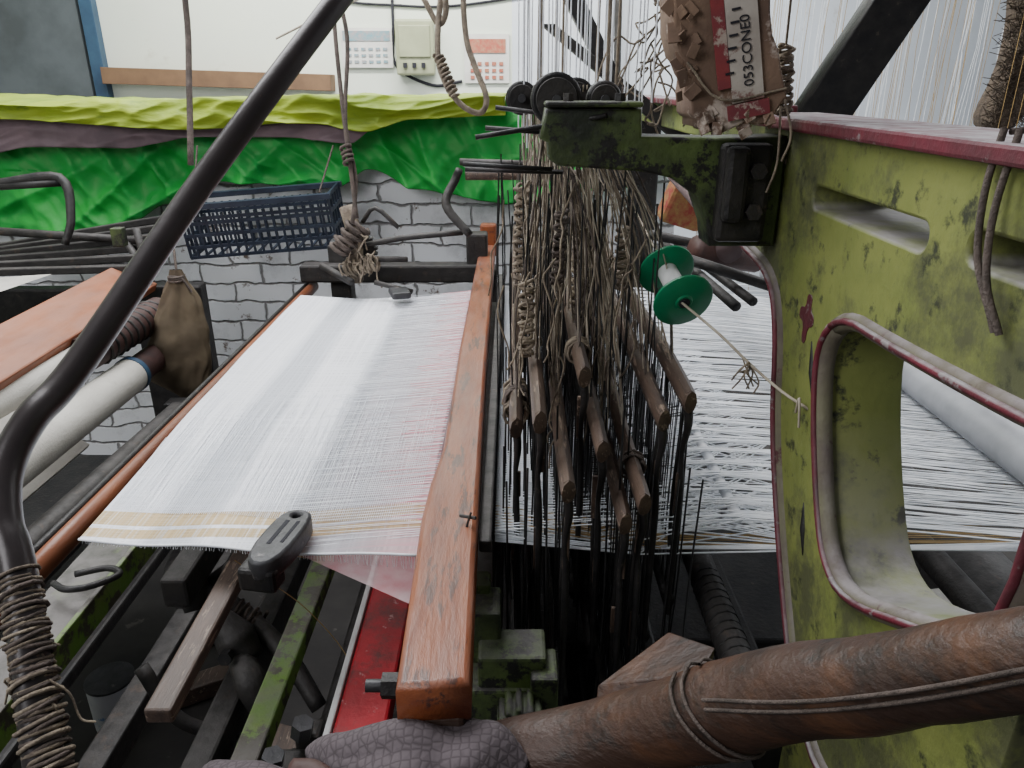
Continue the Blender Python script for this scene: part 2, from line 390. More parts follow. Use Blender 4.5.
# ------------------------------------------------------------ power loom
loom=E('power_loom')
V=[];F=[];nx,ny=24,60
def edge_y(x):
    a=(x+.565)/.455
    return .775-.05*max(0,(a-.35)/.65)**1.3 - .012*math.sin(a*3.14)
def cz(a,s,x,y): return .98-.012*math.sin(a*3.14)*(.4+.6*s)+.004*noise.noise(Vector((x*9,y*4,0)))+.012*a*a
for i in range(nx+1):
    for j in range(ny+1):
        a=i/nx; s=j/ny; x=-.565+.455*a
        y0=edge_y(x); y=y0+(1.925-y0)*s
        V.append((x+.030*(1-a)*(1-s)**2,y,cz(a,s,x,y)))
for i in range(nx):
    for j in range(ny):
        q=i*(ny+1)+j; F.append((q,q+ny+1,q+ny+2,q+1))
mesh('woven_cloth',V,F,m_cloth,loom,True)
def xs(x): return x+.030*(1-(x+.565)/.455)
tube('cloth_selvage',[(xs(x),edge_y(x),cz((x+.565)/.455,0,x,edge_y(x))) for x in [-.565+.455*i/12 for i in range(13)]],.0016,m_thread,loom,6,2)
m_pink=M('pink_sheer',(.75,.40,.44),(.85,.66,.68),30,.9,0,0); m_pink.node_tree.nodes['Principled BSDF'].inputs['Alpha'].default_value=.5
mesh('lower_shed_cloth',[(-.26,.76,.968),(-.10,.685,.945),(-.10,1.9,.945),(-.26,1.9,.965)],[(0,1,2,3)],m_pink,loom)
tubes('weft_tails',[[(xs(x),edge_y(x),cz((x+.565)/.455,0,x,edge_y(x))),(xs(x)+U(-.002,.002),edge_y(x)-U(0,.004),.974)] for x in [-.56+.45*i/120 for i in range(120)]],.0003,m_thread,loom,3)
tubes('weft_lines',[[(xs(x),edge_y(x)+.07,cz((x+.565)/.455,0,x,edge_y(x))+.001),(x+.014*(1-(x+.565)/.455),edge_y(x)+U(.2,.5),cz((x+.565)/.455,.3,x,1.1)+.002)] for x in [-.56+.44*i/150 for i in range(150)]],.0004,m_thread,loom,3)
tubes('warp_lines',[[(-.27+U(-.05,.03),y,.978),(-.105,y+U(-.003,.003),.9945)] for y in [.76+1.15*i/190 for i in range(190)]],.0005,m_thread,loom,3)
m_pt=M('rose_thread',(.75,.20,.26),(.8,.5,.52),30,.8,0,0)
tubes('rose_lines',[[(-.155+U(-.035,.02),y,.987),(-.105,y,.9955)] for y in [.80+1.12*i/100 for i in range(100)]],.0006,m_pt,loom,3)
tube('breast_rail',[(-.585,.62,.947),(-.582,1.2,.949),(-.580,2.12,.954)],.0165,m_railw,loom,16,2,.8)
tube('rail_cap',[(-.600,.62,.958),(-.598,1.2,.960),(-.596,2.12,.964)],.005,m_black,loom,10,2)
prof=[(-.098,2.29),(-.052,2.29),(-.045,1.2),(-.040,.82),(-.038,.66),(-.034,.47),(-.095,.465),(-.099,.60),(-.103,.72),(-.101,.80),(-.093,.90),(-.098,1.3)]
plate('sley_cap',[prof],'z',1.025,.032,m_wood,loom,.006)
box('sley_end_block',(-.066,.50,.985),(.055,.07,.05),m_beam,loom,None,.006)
box('sley_far_upright',(-.072,2.27,1.06),(.05,.04,.10),m_wood,loom,None,.008)
for (bx,by) in((-.07,.62),(-.07,2.26)):
    cyl('bolt',(bx,by,1.04),(bx,by,1.045),.004,m_iron,loom,6)
cyl('nail',(-.055,.70,1.03),(-.045,.70,1.065),.0014,m_iron,loom,6)
cyl('nail_2',(-.058,.71,1.055),(-.040,.70,1.058),.0020,m_iron,loom,6)
cyl('side_bolt',(-.12,.53,.985),(-.09,.53,.985),.012,m_black,loom,6)
cyl('side_bolt_shank',(-.135,.53,.985),(-.12,.53,.985),.006,m_metalgrey,loom,10)
tubes('reed_dents',[[(-.022,y,.88),(-.022,y,1.02)] for y in [.72+1.22*i/260 for i in range(260)]],.0009,m_wire,loom,3)
boxes('reed_baulks',[((-.022,1.33,.873),(.02,1.26,.03)),((-.03,1.33,1.02),(.014,1.26,.016))],m_iron,loom,.003)
box('race_board',(-.055,1.33,.93),(.07,1.3,.03),m_iron,loom)
# heald shafts
SH=[(.005,.80,1.125,.03),(.030,.73,1.165,.026),(.058,.675,1.112,.026),(.083,.80,1.19,.03),(.100,.74,1.125,.026),(.122,.693,1.062,.028),(.143,.703,1.080,.028),(.17,.763,1.152,.030),(.20,.773,1.170,.030)]
tops=[]
for i,(x,y0,z,h) in enumerate(SH):
    dz=U(0,.03)
    P=[(x-.001,y0-.004,z),(x,y0,z),(x,y0+.15,z+.003),(x+U(-.006,.006),1.3,z+dz),(x+.004,2.0,z+dz)]
    split(tube('heald_shaft_%d'%i,P,[.0125,.0145,.0155,.0135,.012],m_slat,loom,8,5,.58),.9)
    zb=z-.30+U(-.02,.02)
    tube('lower_shaft_%d'%i,[(x,y0,zb),(x,1.3,zb),(x,2.0,zb+.01)],.010,m_black,loom,8,2,.8)
    n=165
    tubes('heald_wires_%d'%i,[[(x+U(-.002,.002),y,z),(x+U(-.003,.003),y+U(-.004,.004),z-.15),(x,y+U(-.003,.003),zb)] for y in [y0+.02+(1.95-y0)*k/n+U(-.004,.004) for k in range(n)]],.0007,m_wire,loom,3)
    tubes('end_hook_%d'%i,[([(x-.001,y0+.0,z),(x+.002,y0-.004,z-.03),(x-.001,y0,z-.07),(x+.001,y0,z-.13),(x,y0,zb-.02)],[.0065,.005,.003,.0045,.003]),([(x+.004,y0+.03,z-.01),(x-.002,y0+.02,z-.14),(x+.003,y0+.03,zb)],[.002,.003,.002])],.003,m_black,loom,6,4)
    tops.append((x,y0,z))
boxes('heald_eyes',[((x+U(-.003,.003),y0+U(0,.02),z-U(.04,.2)),(.007,.004,U(.03,.06))) for x,y0,z in tops for k in range(2)],m_slat,loom,.001)
L=[]
for k in range(60):
    x=U(-.01,.21); y=U(.70,1.0); z=U(1.08,1.18); L.append([(x,y,z),(x+U(-.004,.004),y+U(-.01,.01),z-.2),(x+U(-.01,.01),y+U(-.02,.02),U(.66,.80))])
tubes('pit_cords',L,.0012,m_wire,loom,4,4)
# harness cords
L=[];Lb=[];Ld=[]
for (x,y0,z) in tops:
    for y in (.86,.93,1.02,1.2,1.5,1.85):
        for k in range(3):
            if y<y0+.02: continue
            yt=max(.96,y)
            xt=.075+(x-.10)*.45+U(-.02,.02)
            q=R()
            (L if q<.42 else Lb if q<.72 else Ld).append([(x+U(-.004,.004),y+U(-.02,.02),z),(x*.9+.008+U(-.010,.010),(y+yt)/2+U(-.02,.02),z+.10),(x*.75+.02+U(-.010,.010),(y+2*yt)/3+U(-.02,.02),z+.18),(xt,yt+U(-.0,.05),1.44),(xt+U(-.005,.005),yt+U(.0,.05),1.50)])
tubes('harness_cords',L,.0009,m_cord,loom,5,4)
tubes('harness_cords_jute',Lb,.0013,m_rope,loom,5,4)
tubes('harness_cords_dark',Ld,.0013,m_drope,loom,5,4)
L=[]
for k in range(44):
    x=U(.01,.175); y=U(.95,1.25); L.append([(x,y,U(1.42,1.5)),(x+U(-.006,.006),y,2.1)])
tubes('upper_white_cords',L,.0010,m_thread,loom,5,1)
L=[]
for k in range(8):
    x=U(.03,.15); y=U(.95,1.25); L.append([(x,y,U(1.42,1.5)),(x+U(-.006,.006),y,2.1)])
tubes('upper_jute_cords',L,.0020,m_rope,loom,5,1)
L=[]
for k in range(50):
    x=U(-.015,.17); y=U(.80,1.15); z=U(1.17,1.40); P=[Vector((x,y,z))]
    for q in range(7): P.append(P[-1]+Vector((U(-.009,.009),U(-.014,.014),-U(.008,.032))))
    L.append(P)
tubes('dangling_twine',L,.0012,m_rope,loom,5,3)
L=[]
for k in range(60):
    x=U(-.02,.19); y=U(.85,1.3); L.append([(x,y,U(1.35,1.42)),(x+U(-.006,.006),y+U(-.02,.02),1.25),(x+U(-.006,.006),y+U(-.02,.02),U(1.0,1.15))])
tubes('dark_harness_wires',L,.0011,m_wire,loom,5,3)
coil('twine_wrap_1',(.012,1.02,1.24),(.014,1.0,1.38),.009,24,.0024,m_rope,loom,.22)
coil('twine_wrap_2',(.090,.97,1.20),(.092,.97,1.33),.010,22,.0024,m_rope,loom,.22)
coil('twine_wrap_3',(.018,.86,1.19),(.018,.88,1.28),.008,14,.0022,m_rope,loom,.22)
coil('twine_wrap_4',(.145,.95,1.25),(.143,.96,1.33),.008,12,.0024,m_rope,loom,.22)
coil('twine_wrap_5',(.005,.86,1.11),(.005,.93,1.12),.015,12,.0022,m_rope,loom,.15)
coil('twine_wrap_6',(.055,.90,1.27),(.06,.90,1.36),.007,14,.0022,m_drope,loom,.22)
for i,(x,y0,z) in enumerate(tops):
    if i in (0,3,6): coil('shaft_binding_%d'%i,(x,y0+.07,z),(x,y0+.09,z),.0145,5,.0018,m_rope if i%2 else m_drope,loom)
# warp sheets (threads)
L=[];L2=[]
n=340
for i in range(n):
    y=.775+1.15*i/n
    cl=round(y/.036)*.036
    y2=y*.35+cl*.65+U(-.006,.006)
    L.append([(-.03,y,.99),(.10,y+U(-.002,.002),1.0 if i%2 else .965),(.29,max(y2,.772),1.004),(.50,max(.775,y+U(-.012,.012)),.99),(.74,max(.775,y+U(-.01,.01)),.964),(1.3,y*.98+U(-.03,.03),1.0)])
for i in range(340):
    y=.78+1.14*i/340
    sh_=U(-.05,.05) if R()<.3 else U(-.30,.30)
    cl=round((y+sh_)/.06)*.06
    L2.append([(-.03,y,.975),(.16,y+U(-.004,.004),.955),(.42,max(.775,cl+U(-.005,.005)),.965),(.74,max(.778+U(0,.02),y+sh_),.958),(1.2,max(.75,y+sh_*1.4),.94)])
tubes('warp_threads_upper',L,.0010,m_thread,loom,3)
tubes('warp_threads_lower',L2,.0013,m_thread,loom,3)
Lg=[[(-.03,y,.985),(.2,y-.01,.955),(.5,y-.01,.96),(.74,y-.01,.96)] for y in [.80+U(0,.05) for _ in range(14)]]
tubes('golden_border_warp',Lg,.0008,m_gold,loom,3)
cyl('lease_rod',(.285,.80,.994),(.30,2.0,.998),.007,m_thread,loom,10)
cyl('back_rest_roller',(.745,.70,1.0),(.745,2.1,1.0),.032,m_palest,loom,20)
cyl('warp_beam',(.98,.7,.50),(.98,2.1,.50),.10,m_iron,loom,28)
box('floor_cloth',(.82,1.02,.60),(.22,.30,.01),m_roll,loom,rotm(0,.1,.3),.003)
cyl('cross_tube',(.67,.72,.80),(.67,2.1,.80),.022,m_iron,loom,16)
cyl('picking_shaft',(.265,.66,.872),(.265,1.7,.872),.020,m_iron,loom,16)
coil('shaft_ribs',(.265,.66,.872),(.265,.84,.872),.0205,12,.0014,m_black,loom,.02)
cyl('tappet_shaft',(.12,.6,.68),(.12,2.1,.68),.02,m_black,loom,16)
# near side frame with window
out_low=chaikin([(.330,.98),(.50,.88),(.591,.906),(.632,.949),(.706,1.052),(.761,1.148),(.785,1.246),(.828,1.298),(.92,1.309),(1.015,1.312)],2,False)
outline=[(.33,1.462)]+out_low+[(1.012,1.335),(.945,1.345),(.93,1.37),(.93,1.462)]
outline=outline[::-1]
win=chaikin([(.640,1.309),(.676,1.268),(.660,1.205),(.622,1.128),(.588,1.082),(.537,1.074),(.432,1.134),(.358,1.175),(.358,1.325),(.42,1.319),(.55,1.311)],2)
def slot(y0,z0,y1,z1,h):
    P=[]
    for k in range(9):
        a=math.pi/2+math.pi*k/8; P.append((y1+h*.9*math.cos(a),z1+h*math.sin(a)))
    for k in range(9):
        a=-math.pi/2+math.pi*k/8; P.append((y0+h*.9*math.cos(a),z0+h*math.sin(a)))
    return P
s1=slot(.745,1.397,.545,1.397,.011); s2=slot(.475,1.402,.37,1.403,.011)
plate('side_frame',[outline,win,s1,s2],'x',.34,.074,m_green,loom,.003)
def rim(name,L,x,r,closed,mat=m_maroon,flat=1,dy=0,dz=0):
    P=[Vector((x,a+dy,b_+dz)) for a,b_ in L]
    if closed: P.append(P[0].copy())
    V=[];F=[]; sweep(P,r,8,V,F,True,flat); return mesh(name,V,F,mat,loom,True)
rim('flange_lower',out_low,.304,.010,False,m_flange)
rim('rim_lower',out_low,.294,.0034,False,m_maroon)
rim('flange_window',win,.303,.009,True,m_flange)
rim('rim_window',win,.294,.0032,True,m_maroon)
box('top_flange',(.335,.655,1.462),(.095,.65,.013),m_maroon,loom,None,.003)
box('top_flange_far',(.335,1.58,1.47),(.06,1.15,.012),m_maroon,loom,None,.003)
box('top_beam_far',(.345,1.58,1.44),(.03,1.15,.05),m_green,loom,None,.003)
box('frame_foot',(.345,.60,.45),(.06,.10,.90),m_green,loom,None,.01)
for nm,a,b_ in(('groove_1',(.703,1.262),(.678,1.205)),('groove_2',(.660,1.102),(.642,1.05))):
    tube(nm,[(.3015,a[0],a[1]),(.3015,(a[0]+b_[0])/2,(a[1]+b_[1])/2),(.3015,b_[0],b_[1])],[.002,.005,.002],m_black,loom,8,3)
plate('red_paint_mark',[chaikin([(.716,1.305),(.728,1.305),(.728,1.290),(.742,1.288),(.742,1.276),(.728,1.274),(.728,1.254),(.718,1.254),(.717,1.272),(.705,1.276),(.706,1.286),(.716,1.290)],1)],'x',.3005,.002,m_maroon,loom,.0003)
tubes('beam_strap',[[(.296,.47,1.476),(.290,.465,1.44),(.289,.455,1.40),(.292,.435,1.37),(.294,.43,1.36)],[(.296,.455,1.476),(.289,.450,1.43),(.288,.44,1.39),(.294,.425,1.36)],[(.30,.47,1.474),(.34,.465,1.478),(.38,.46,1.473)],[(.30,.455,1.474),(.34,.45,1.478),(.38,.45,1.473)]],.0022,m_drope,loom,6,5)
# head bracket casting
bp_=[(.036,1.477),(.138,1.477),(.140,1.449),(.218,1.447),(.297,1.449),(.297,1.33),(.224,1.33),(.220,1.352),(.206,1.385),(.176,1.405),(.142,1.412),(.05,1.418),(.040,1.425),(.039,1.442),(.030,1.446)]
plate('head_bracket',[bp_],'y',.865,.05,m_dgreen,loom,.003)
box('bracket_top_plate',(.087,.86,1.481),(.104,.06,.006),m_dgreen,loom)
for x in (.06,.115): cyl('bracket_bolt',(x,.845,1.484),(x,.845,1.492),.006,m_iron,loom,6)
boxes('clamp_block',[((.252,.845,1.39),(.055,.05,.105)),((.240,.835,1.40),(.025,.05,.08))],m_black,loom,.006)
for z in(1.415,1.372): cyl('clamp_bolt',(.262,.82,z),(.262,.81,z),.009,m_iron,loom,6)
for i,(x,y,r) in enumerate([(.050,.90,.029),(.105,.91,.020),(.078,.98,.024),(.012,.98,.020)]):
    z=1.485
    plate('pulley_%d'%i,[disc(x,z,r,28)],'y',y,.014,m_black,loom,.003)
    plate('pulley_groove_%d'%i,[disc(x,z,r*.8,28)],'y',y-.009,.006,m_iron,loom,.001)
    cyl('pulley_pin_%d'%i,(x,y-.02,z),(x,y+.02,z),.005,m_metalgrey,loom,10)
tubes('lever_rods',[[(-.055,.86,1.418),(.045,.86,1.412)],[(-.055,.90,1.408),(.06,.90,1.405)],[(-.04,.85,1.447),(.045,.855,1.46),(.10,.83,1.470)],[(-.03,.88,1.455),(.05,.88,1.45)],[(-.02,.95,1.475),(.09,.95,1.462)]],.0028,m_black,loom,8,3)
tubes('far_levers',[([(-.134,1.975,1.317),(.11,1.972,1.31)],.009),([(-.134,1.95,1.30),(-.146,1.958,1.274),(-.169,1.934,1.214),(-.108,1.905,1.143)],[.010,.011,.012,.010])],.01,m_iron,loom,10,6)
cyl('far_wood_rod',(-.12,1.97,1.285),(.3,1.97,1.285),.013,m_slat,loom,12)
tube('purple_pipe',[(.36,1.7,1.32),(.33,1.2,1.30),(.31,1.05,1.28)],.018,M('purple_pipe',(.20,.13,.14),(.14,.10,.10),10,.5,0,.2),loom,14,2)
tubes('back_rods',[([(.33,1.6,1.18),(.36,1.15,1.17)],.009),([(.38,1.7,1.16),(.42,1.25,1.15)],.009),([(.28,1.5,1.22),(.6,1.6,1.14)],.01),([(.30,1.35,1.21),(.48,1.30,1.16)],.010)],.01,m_iron,loom,10)
tube('back_rust_roll',[(.36,1.45,1.20),(.50,1.50,1.17)],.028,m_rust,loom,14,1)
box('patterned_rag',(.40,1.75,1.24),(.10,.06,.09),m_rag,loom,rotm(.2,.3,.1),.01)
for i in range(3): plate('far_cam_%d'%i,[gear(.22+.05*i,1.30,.045,18,.006)],'y',1.85+.06*i,.03,m_iron,loom,.002)
# far loom end
fe=E('loom_far_end',loom)
boxes('far_frame',[((-.33,2.1,1.0),(.55,.06,.05)),((-.10,2.12,1.05),(.06,.06,.12)),((-.50,2.14,.6),(.06,.06,.95)),((.36,2.1,1.1),(.07,.08,.75)),((-.08,2.16,.5),(.07,.06,1.0))],m_iron,fe,.006)
plate('far_ratchet',[gear(-.42,1.08,.05,20,.006)],'y',2.03,.02,m_iron,fe,.002)
tube('far_post',[(-.43,2.0,1.0),(-.42,1.98,1.12),(-.44,2.0,1.2)],.02,m_rope,fe,10,4)
coil('far_rope_winding',(-.46,1.95,1.09),(-.40,1.96,1.16),.024,9,.006,m_drope,fe,.3)
coil('far_rope_winding_2',(-.45,1.97,1.04),(-.36,1.95,1.06),.020,10,.004,m_rope,fe,.3)
tubes('far_rods',[([(-.40,1.98,1.10),(-.30,1.98,1.12),(-.13,1.96,1.14)],.008),([(-.45,2.0,1.06),(-.28,1.95,1.07)],.008),([(-.52,2.0,1.04),(-.42,1.9,1.02)],.010),([(-.36,1.9,1.02),(-.26,1.88,1.0)],.007),([(-.40,2.0,1.16),(-.36,1.98,1.20),(-.30,1.97,1.15)],.006)],.01,m_iron,fe,8,3)
L=[]
for k in range(14):
    P=[Vector((U(-.46,-.36),U(1.92,2.0),U(1.06,1.18)))]
    for q in range(4): P.append(P[-1]+Vector((U(-.015,.02),U(-.02,.01),U(-.03,.008))))
    L.append(P)
tubes('far_twine',L,.0022,m_rope,fe,5,3)
box('far_temple',(-.29,1.86,1.002),(.05,.07,.018),m_metalgrey,fe,rotm(0,0,.3),.006)

# lower near mechanism
box('temple_bar',(-.35,.715,.925),(.028,.32,.018),m_slat,loom,rotm(.03,0,.0),.003)
tp=chaikin([(-.022,-.06),(.022,-.06),(.024,.045),(.0,.058),(-.024,.045)],2)
plate('temple_body',[[( -.272+p[0]*math.cos(-.18)-p[1]*math.sin(-.18), .742+p[0]*math.sin(-.18)+p[1]*math.cos(-.18)) for p in tp],disc(-.265,.782,.005,10)],'z',.998,.018,m_metalgrey,loom,.004)
boxes('temple_slots',[((-.276,.745,1.0095),(.005,.05,.004),rotm(0,0,-.18)),((-.262,.745,1.0095),(.004,.045,.004),rotm(0,0,-.18))],m_ink,loom)
box('temple_foot',(-.285,.70,.983),(.045,.03,.03),m_black,loom,rotm(0,0,-.18),.005)
box('front_rail',(-.645,.85,.79),(.085,.75,.04),m_grey,loom,None,.005)
box('front_rail_lip',(-.600,.85,.80),(.008,.75,.045),m_ggreen,loom,None,.002)
box('green_stay',(-.322,.86,.735),(.034,.62,.03),m_ggreen,loom,None,.003)
box('red_stay',(-.178,.84,.79),(.062,.48,.03),m_red,loom,None,.004)
box('red_stay_edge',(-.214,.84,.79),(.008,.48,.036),m_white,loom,None,.002)
boxes('dark_stays',[((-.26,.95,.66),(.02,.8,.03)),((-.43,1.1,.62),(.04,.8,.05)),((-.50,1.35,.80),(.04,.9,.05)),((-.3,1.25,.85),(.4,.05,.05)),((-.12,1.2,.70),(.05,1.2,.08)),((-.35,1.5,.55),(.5,.06,.06)),((-.38,.60,.50),(.55,.04,.05)),((-.05,1.2,.50),(.4,1.6,.03)),((-.5,.9,.45),(.05,.9,.06)),((-.75,1.1,.35),(.05,1.3,.06))],m_iron,loom,.005)
tubes('picking_levers',[([(-.61,1.14,.70),(-.56,1.02,.74),(-.50,.98,.74),(-.44,.97,.71),(-.36,.93,.66),(-.30,.88,.60)],[.016,.018,.022,.018,.015,.013]),([(-.50,1.0,.74),(-.44,.99,.78),(-.38,1.02,.80)],[.012,.02,.012]),([(-.58,1.05,.79),(-.50,1.05,.83),(-.44,1.08,.80)],.014),([(-.3,.80,.62),(-.33,.86,.52),(-.38,.95,.42)],.012),([(-.20,.80,.72),(-.27,.78,.66),(-.30,.70,.60)],.010),([(-.62,.7,.60),(-.45,.75,.55),(-.30,.80,.57)],.012),([(-.55,.86,.70),(-.50,.84,.62),(-.42,.84,.58),(-.36,.78,.60)],.011)],.015,m_iron,loom,10,6)
coil('lever_binding',(-.47,.975,.72),(-.41,.96,.69),.022,8,.003,m_drope,loom,.2)
tubes('clump_castings',[([(-.455,.93,.73),(-.43,.92,.70),(-.405,.91,.67)],[.020,.032,.020]),([(-.42,.90,.68),(-.395,.87,.66),(-.38,.85,.62)],[.018,.026,.014]),([(-.53,1.0,.78),(-.51,.97,.76),(-.50,.95,.73)],[.018,.026,.016])],.02,m_iron,loom,12,5)
for i,(a,y_,c_) in enumerate([(-.43,.885,.70),(-.51,.94,.76)]): cyl('casting_nut_%d'%i,(a,y_,c_),(a,y_-.014,c_+.004),.011,m_black,loom,6)
boxes('clump_parts',[((-.24,.66,.78),(.03,.03,.03)),((-.26,.63,.765),(.05,.03,.03)),((-.225,.60,.76),(.04,.03,.03),rotm(0,0,.4)),((-.10,.72,.86),(.05,.05,.06))],m_iron,loom,.005)
for i,(a,b_,c_) in enumerate([(-.245,.645,.80),(-.27,.61,.79),(-.215,.615,.785)]): cyl('hex_nut_%d'%i,(a,b_,c_),(a+.004,b_,c_+.018),.013,m_metalgrey,loom,6)
tubes('wire_hook',[[(-.66,.88,.835),(-.63,.86,.84),(-.60,.87,.838),(-.575,.90,.836),(-.60,.915,.836),(-.64,.90,.836)]],.005,m_black,loom,8,6)
tubes('golden_loose_yarn',[[(-.34,.76,.96),(-.27,.80,.85),(-.22,.80,.74),(-.25,.74,.66)],[(-.40,.78,.97),(-.28,.85,.90),(-.2,.9,.84)]],.0006,m_gold,loom,4,6)
boxes('let_off_block',[((-.030,.685,.925),(.035,.05,.07)),((.0,.655,.90),(.075,.05,.05)),((.035,.64,.885),(.03,.05,.05)),((-.01,.67,.86),(.08,.09,.05)),((-.035,.71,.962),(.02,.03,.02))],m_dgreen,loom,.004)
plate('let_off_gear',[gear(.010,.868,.026,12,.006)],'y',.605,.03,m_dgreen,loom,.002)
cyl('gear_pin',(.01,.57,.868),(.01,.64,.868),.007,m_black,loom,12)
boxes('lower_black_parts',[((.10,.9,.62),(.25,.5,.04)),((.05,.78,.72),(.05,.3,.06)),((.18,.85,.74),(.05,.4,.05)),((.34,1.0,.70),(.05,.6,.06)),((.2,1.4,.70),(.6,1.0,.03))],m_black,loom,.005)

# ------------------------------------------------------------ thread spool hung on cord
s_=E('thread_spool')
c0=Vector((.207,.868,1.258)); c1=Vector((.196,.925,1.282)); ax=(c1-c0).normalized()
def flange(nm,c,r):
    prof=[(0,.004),(r*.25,.005),(r*.3,.003),(r*.93,.003),(r,.001),(r,-.002),(r*.9,-.003),(0,-.003)]
    V=[];F=[];n=40; s=ax.orthogonal().normalized(); u=ax.cross(s)
    for a,h in prof:
        for j in range(n):
            th=2*math.pi*j/n; V.append(c-ax*h+s*math.cos(th)*a+u*math.sin(th)*a)
    for i in range(len(prof)-1):
        for j in range(n): F.append((i*n+j,i*n+(j+1)%n,(i+1)*n+(j+1)%n,(i+1)*n+j))
    o=mesh(nm,V,F,m_spool,s_,True); md=o.modifiers.new('e','EDGE_SPLIT'); md.split_angle=.7
flange('flange_near',c0,.037); flange('flange_far',c1,.036)
cyl('barrel',c0,c1,.013,m_white,s_,16)
cyl('bore',c0-ax*.006,c0-ax*.003,.007,m_ink,s_,14)
tube('holding_cord',[(.203,.865,1.258),(.235,.80,1.238),(.262,.765,1.215),(.285,.72,1.20),(.301,.686,1.195)],.0016,m_cord,s_,6,4)
kn=[]
for k in range(10):
    b0=Vector((.262,.765,1.215)); kn.append([b0,b0+Vector((U(-.012,.012),U(-.01,.01),U(-.02,.01))),b0+Vector((U(-.02,.02),U(-.01,.01),-U(.005,.035)))])
tubes('cord_knot',kn,.0010,m_rope,s_,5,3)
tubes('cord_knot_2',[[(.290,.69,1.19),(.287,.68,1.21),(.289,.675,1.18)],[(.197,.93,1.28),(.19,1.15,1.32)]],.0014,m_cord,s_,5,3)

# ------------------------------------------------------------ tattered carton
ct=E('cardboard_carton')
cp=[(.142,1.66),(.228,1.665),(.240,1.56),(.265,1.488),(.250,1.468),(.195,1.456),(.176,1.47),(.170,1.505),(.150,1.545)]
rp=[]
for i in range(len(cp)):
    a=Vector(cp[i]); b2=Vector(cp[(i+1)%len(cp)])
    for k in range(5): 
        q=a.lerp(b2,k/5); rp.append((q.x+U(-.003,.003),q.y+U(-.003,.003)))
plate('carton_body',[rp],'y',.80,.07,m_carton,ct,.002)
def lab(nm,cx,cz_,sx,sz,mat,off=.7610): box(nm,(cx,off,cz_),(sx,.002,sz),mat,ct,rotm(0,-.20,0),0)
lab('label_panel',.215,1.545,.030,.120,m_label); lab('label_red_band',.190,1.560,.012,.13,m_labred,.7605); lab('label_red_foot',.228,1.478,.040,.014,m_labred,.7605)
boxes('label_print',[((.206,.7592,1.510+.011*i),(.008,.001,.002),rotm(0,-.20,0)) for i in range(6)],m_ink,ct)
tx=bpy.data.curves.new('printed_number','FONT'); tx.body='053CONE0'; tx.size=.0130; tx.extrude=.0002
to=bpy.data.objects.new('printed_number',tx); COL.objects.link(to); to.parent=ct; to.data.materials.append(m_ink)
to.matrix_world=Matrix.Translation((.2300,.7590,1.500))@Matrix.Rotation(math.radians(90),4,'X')@Matrix.Rotation(math.radians(90+11),4,'Z')
fl=[]
for k in range(44):
    s=k/43; p=Vector((.142+.03*s+U(-.012,.010),.762+U(-.006,.01),1.66-.17*s)); a=U(.004,.013)
    fl.append((tuple(p),(a,.002,a*1.5),rotm(U(-.5,.5),U(-1,1),U(-.5,.5))))
for k in range(12): fl.append(((U(.18,.26),.762+U(-.005,.006),1.465+U(-.01,.01)),(.010,.002,.012),rotm(U(-.5,.5),U(-1,1),U(-.5,.5))))
boxes('torn_flaps',fl,m_carton,ct,.0005)
tubes('tie_string',[[(.165,.76,1.52),(.20,.758,1.487),(.262,.762,1.497)],[(.26,.765,1.48),(.262,.76,1.43),(.255,.76,1.40)],[(.262,.765,1.49),(.272,.76,1.455),(.266,.76,1.43)]],.0013,m_rope,ct,5,4)
tubes('hang_twine',[[(.155,.78,1.66),(.16,.80,1.9)],[(.215,.80,1.66),(.21,.80,1.9)]],.002,m_rope,ct,5)
tg_=E('twine_tangle')
L=[]
for k in range(20):
    x=U(.17,.21);y=U(.95,1.1); P=[Vector((x,y,U(1.5,1.62)))]
    for q in range(5): P.append(P[-1]+Vector((U(-.02,.02),U(-.02,.02),U(-.035,.01))))
    L.append(P)
tubes('strands',L,.0013,m_rope,tg_,5,4)
tb=E('twine_bundle')
coil('wrap',(.290,.86,1.54),(.297,.86,1.47),.007,16,.0022,m_rope,tb,.25)
tubes('loose_ends',[[(.290,.86,1.54),(.285,.85,1.62),(.28,.84,1.75)],[(.297,.86,1.47),(.305,.85,1.44),(.298,.84,1.42)]],.0015,m_rope,tb,5,4)

# ------------------------------------------------------------ overhead steel and yarn on the right
plate('diagonal_steel_strut',[[(.53,1.44),(.635,1.44),(.86,1.85),(.76,1.85)]],'y',1.5,.05,m_black,None,.003)
plate('diagonal_steel_strut.001',[[(.06,1.62),(.09,1.62),(.40,1.40),(.37,1.38)]],'y',1.75,.03,m_iron,None,.002)
plate('diagonal_steel_strut.002',[[(.10,1.72),(.15,1.72),(.33,1.40),(.29,1.40)]],'y',1.95,.03,m_black,None,.002)
bf=E('fibre_brush')
plate('body',[chaikin([(.885,1.42),(.96,1.42),(1.02,1.70),(.90,1.72),(.93,1.55)],2)],'y',1.5,.06,m_fuzz,bf,.01)
L=[]
for k in range(900):
    z=U(1.42,1.68); x=.89+U(0,.07); a=Vector((x,1.47,z)); L.append([a,a+Vector((U(-.04,.02),-U(.0,.03),U(-.02,.02)))])
tubes('bristles',L,.0008,m_fuzz,bf,3)
L=[];Lg=[]
for k in range(120):
    x=U(.62,1.5); y=U(2.2,2.7); (Lg if R()<.40 else L).append([(x,y,2.2),(x+U(-.03,.03),y,1.6),(x+U(-.05,.05),y,.9)])
hy=E('hanging_yarn')
tubes('white_strands',L,.0012,m_thread,hy,3)
tubes('golden_strands',Lg,.0010,m_gold,hy,3)
Lg=[]
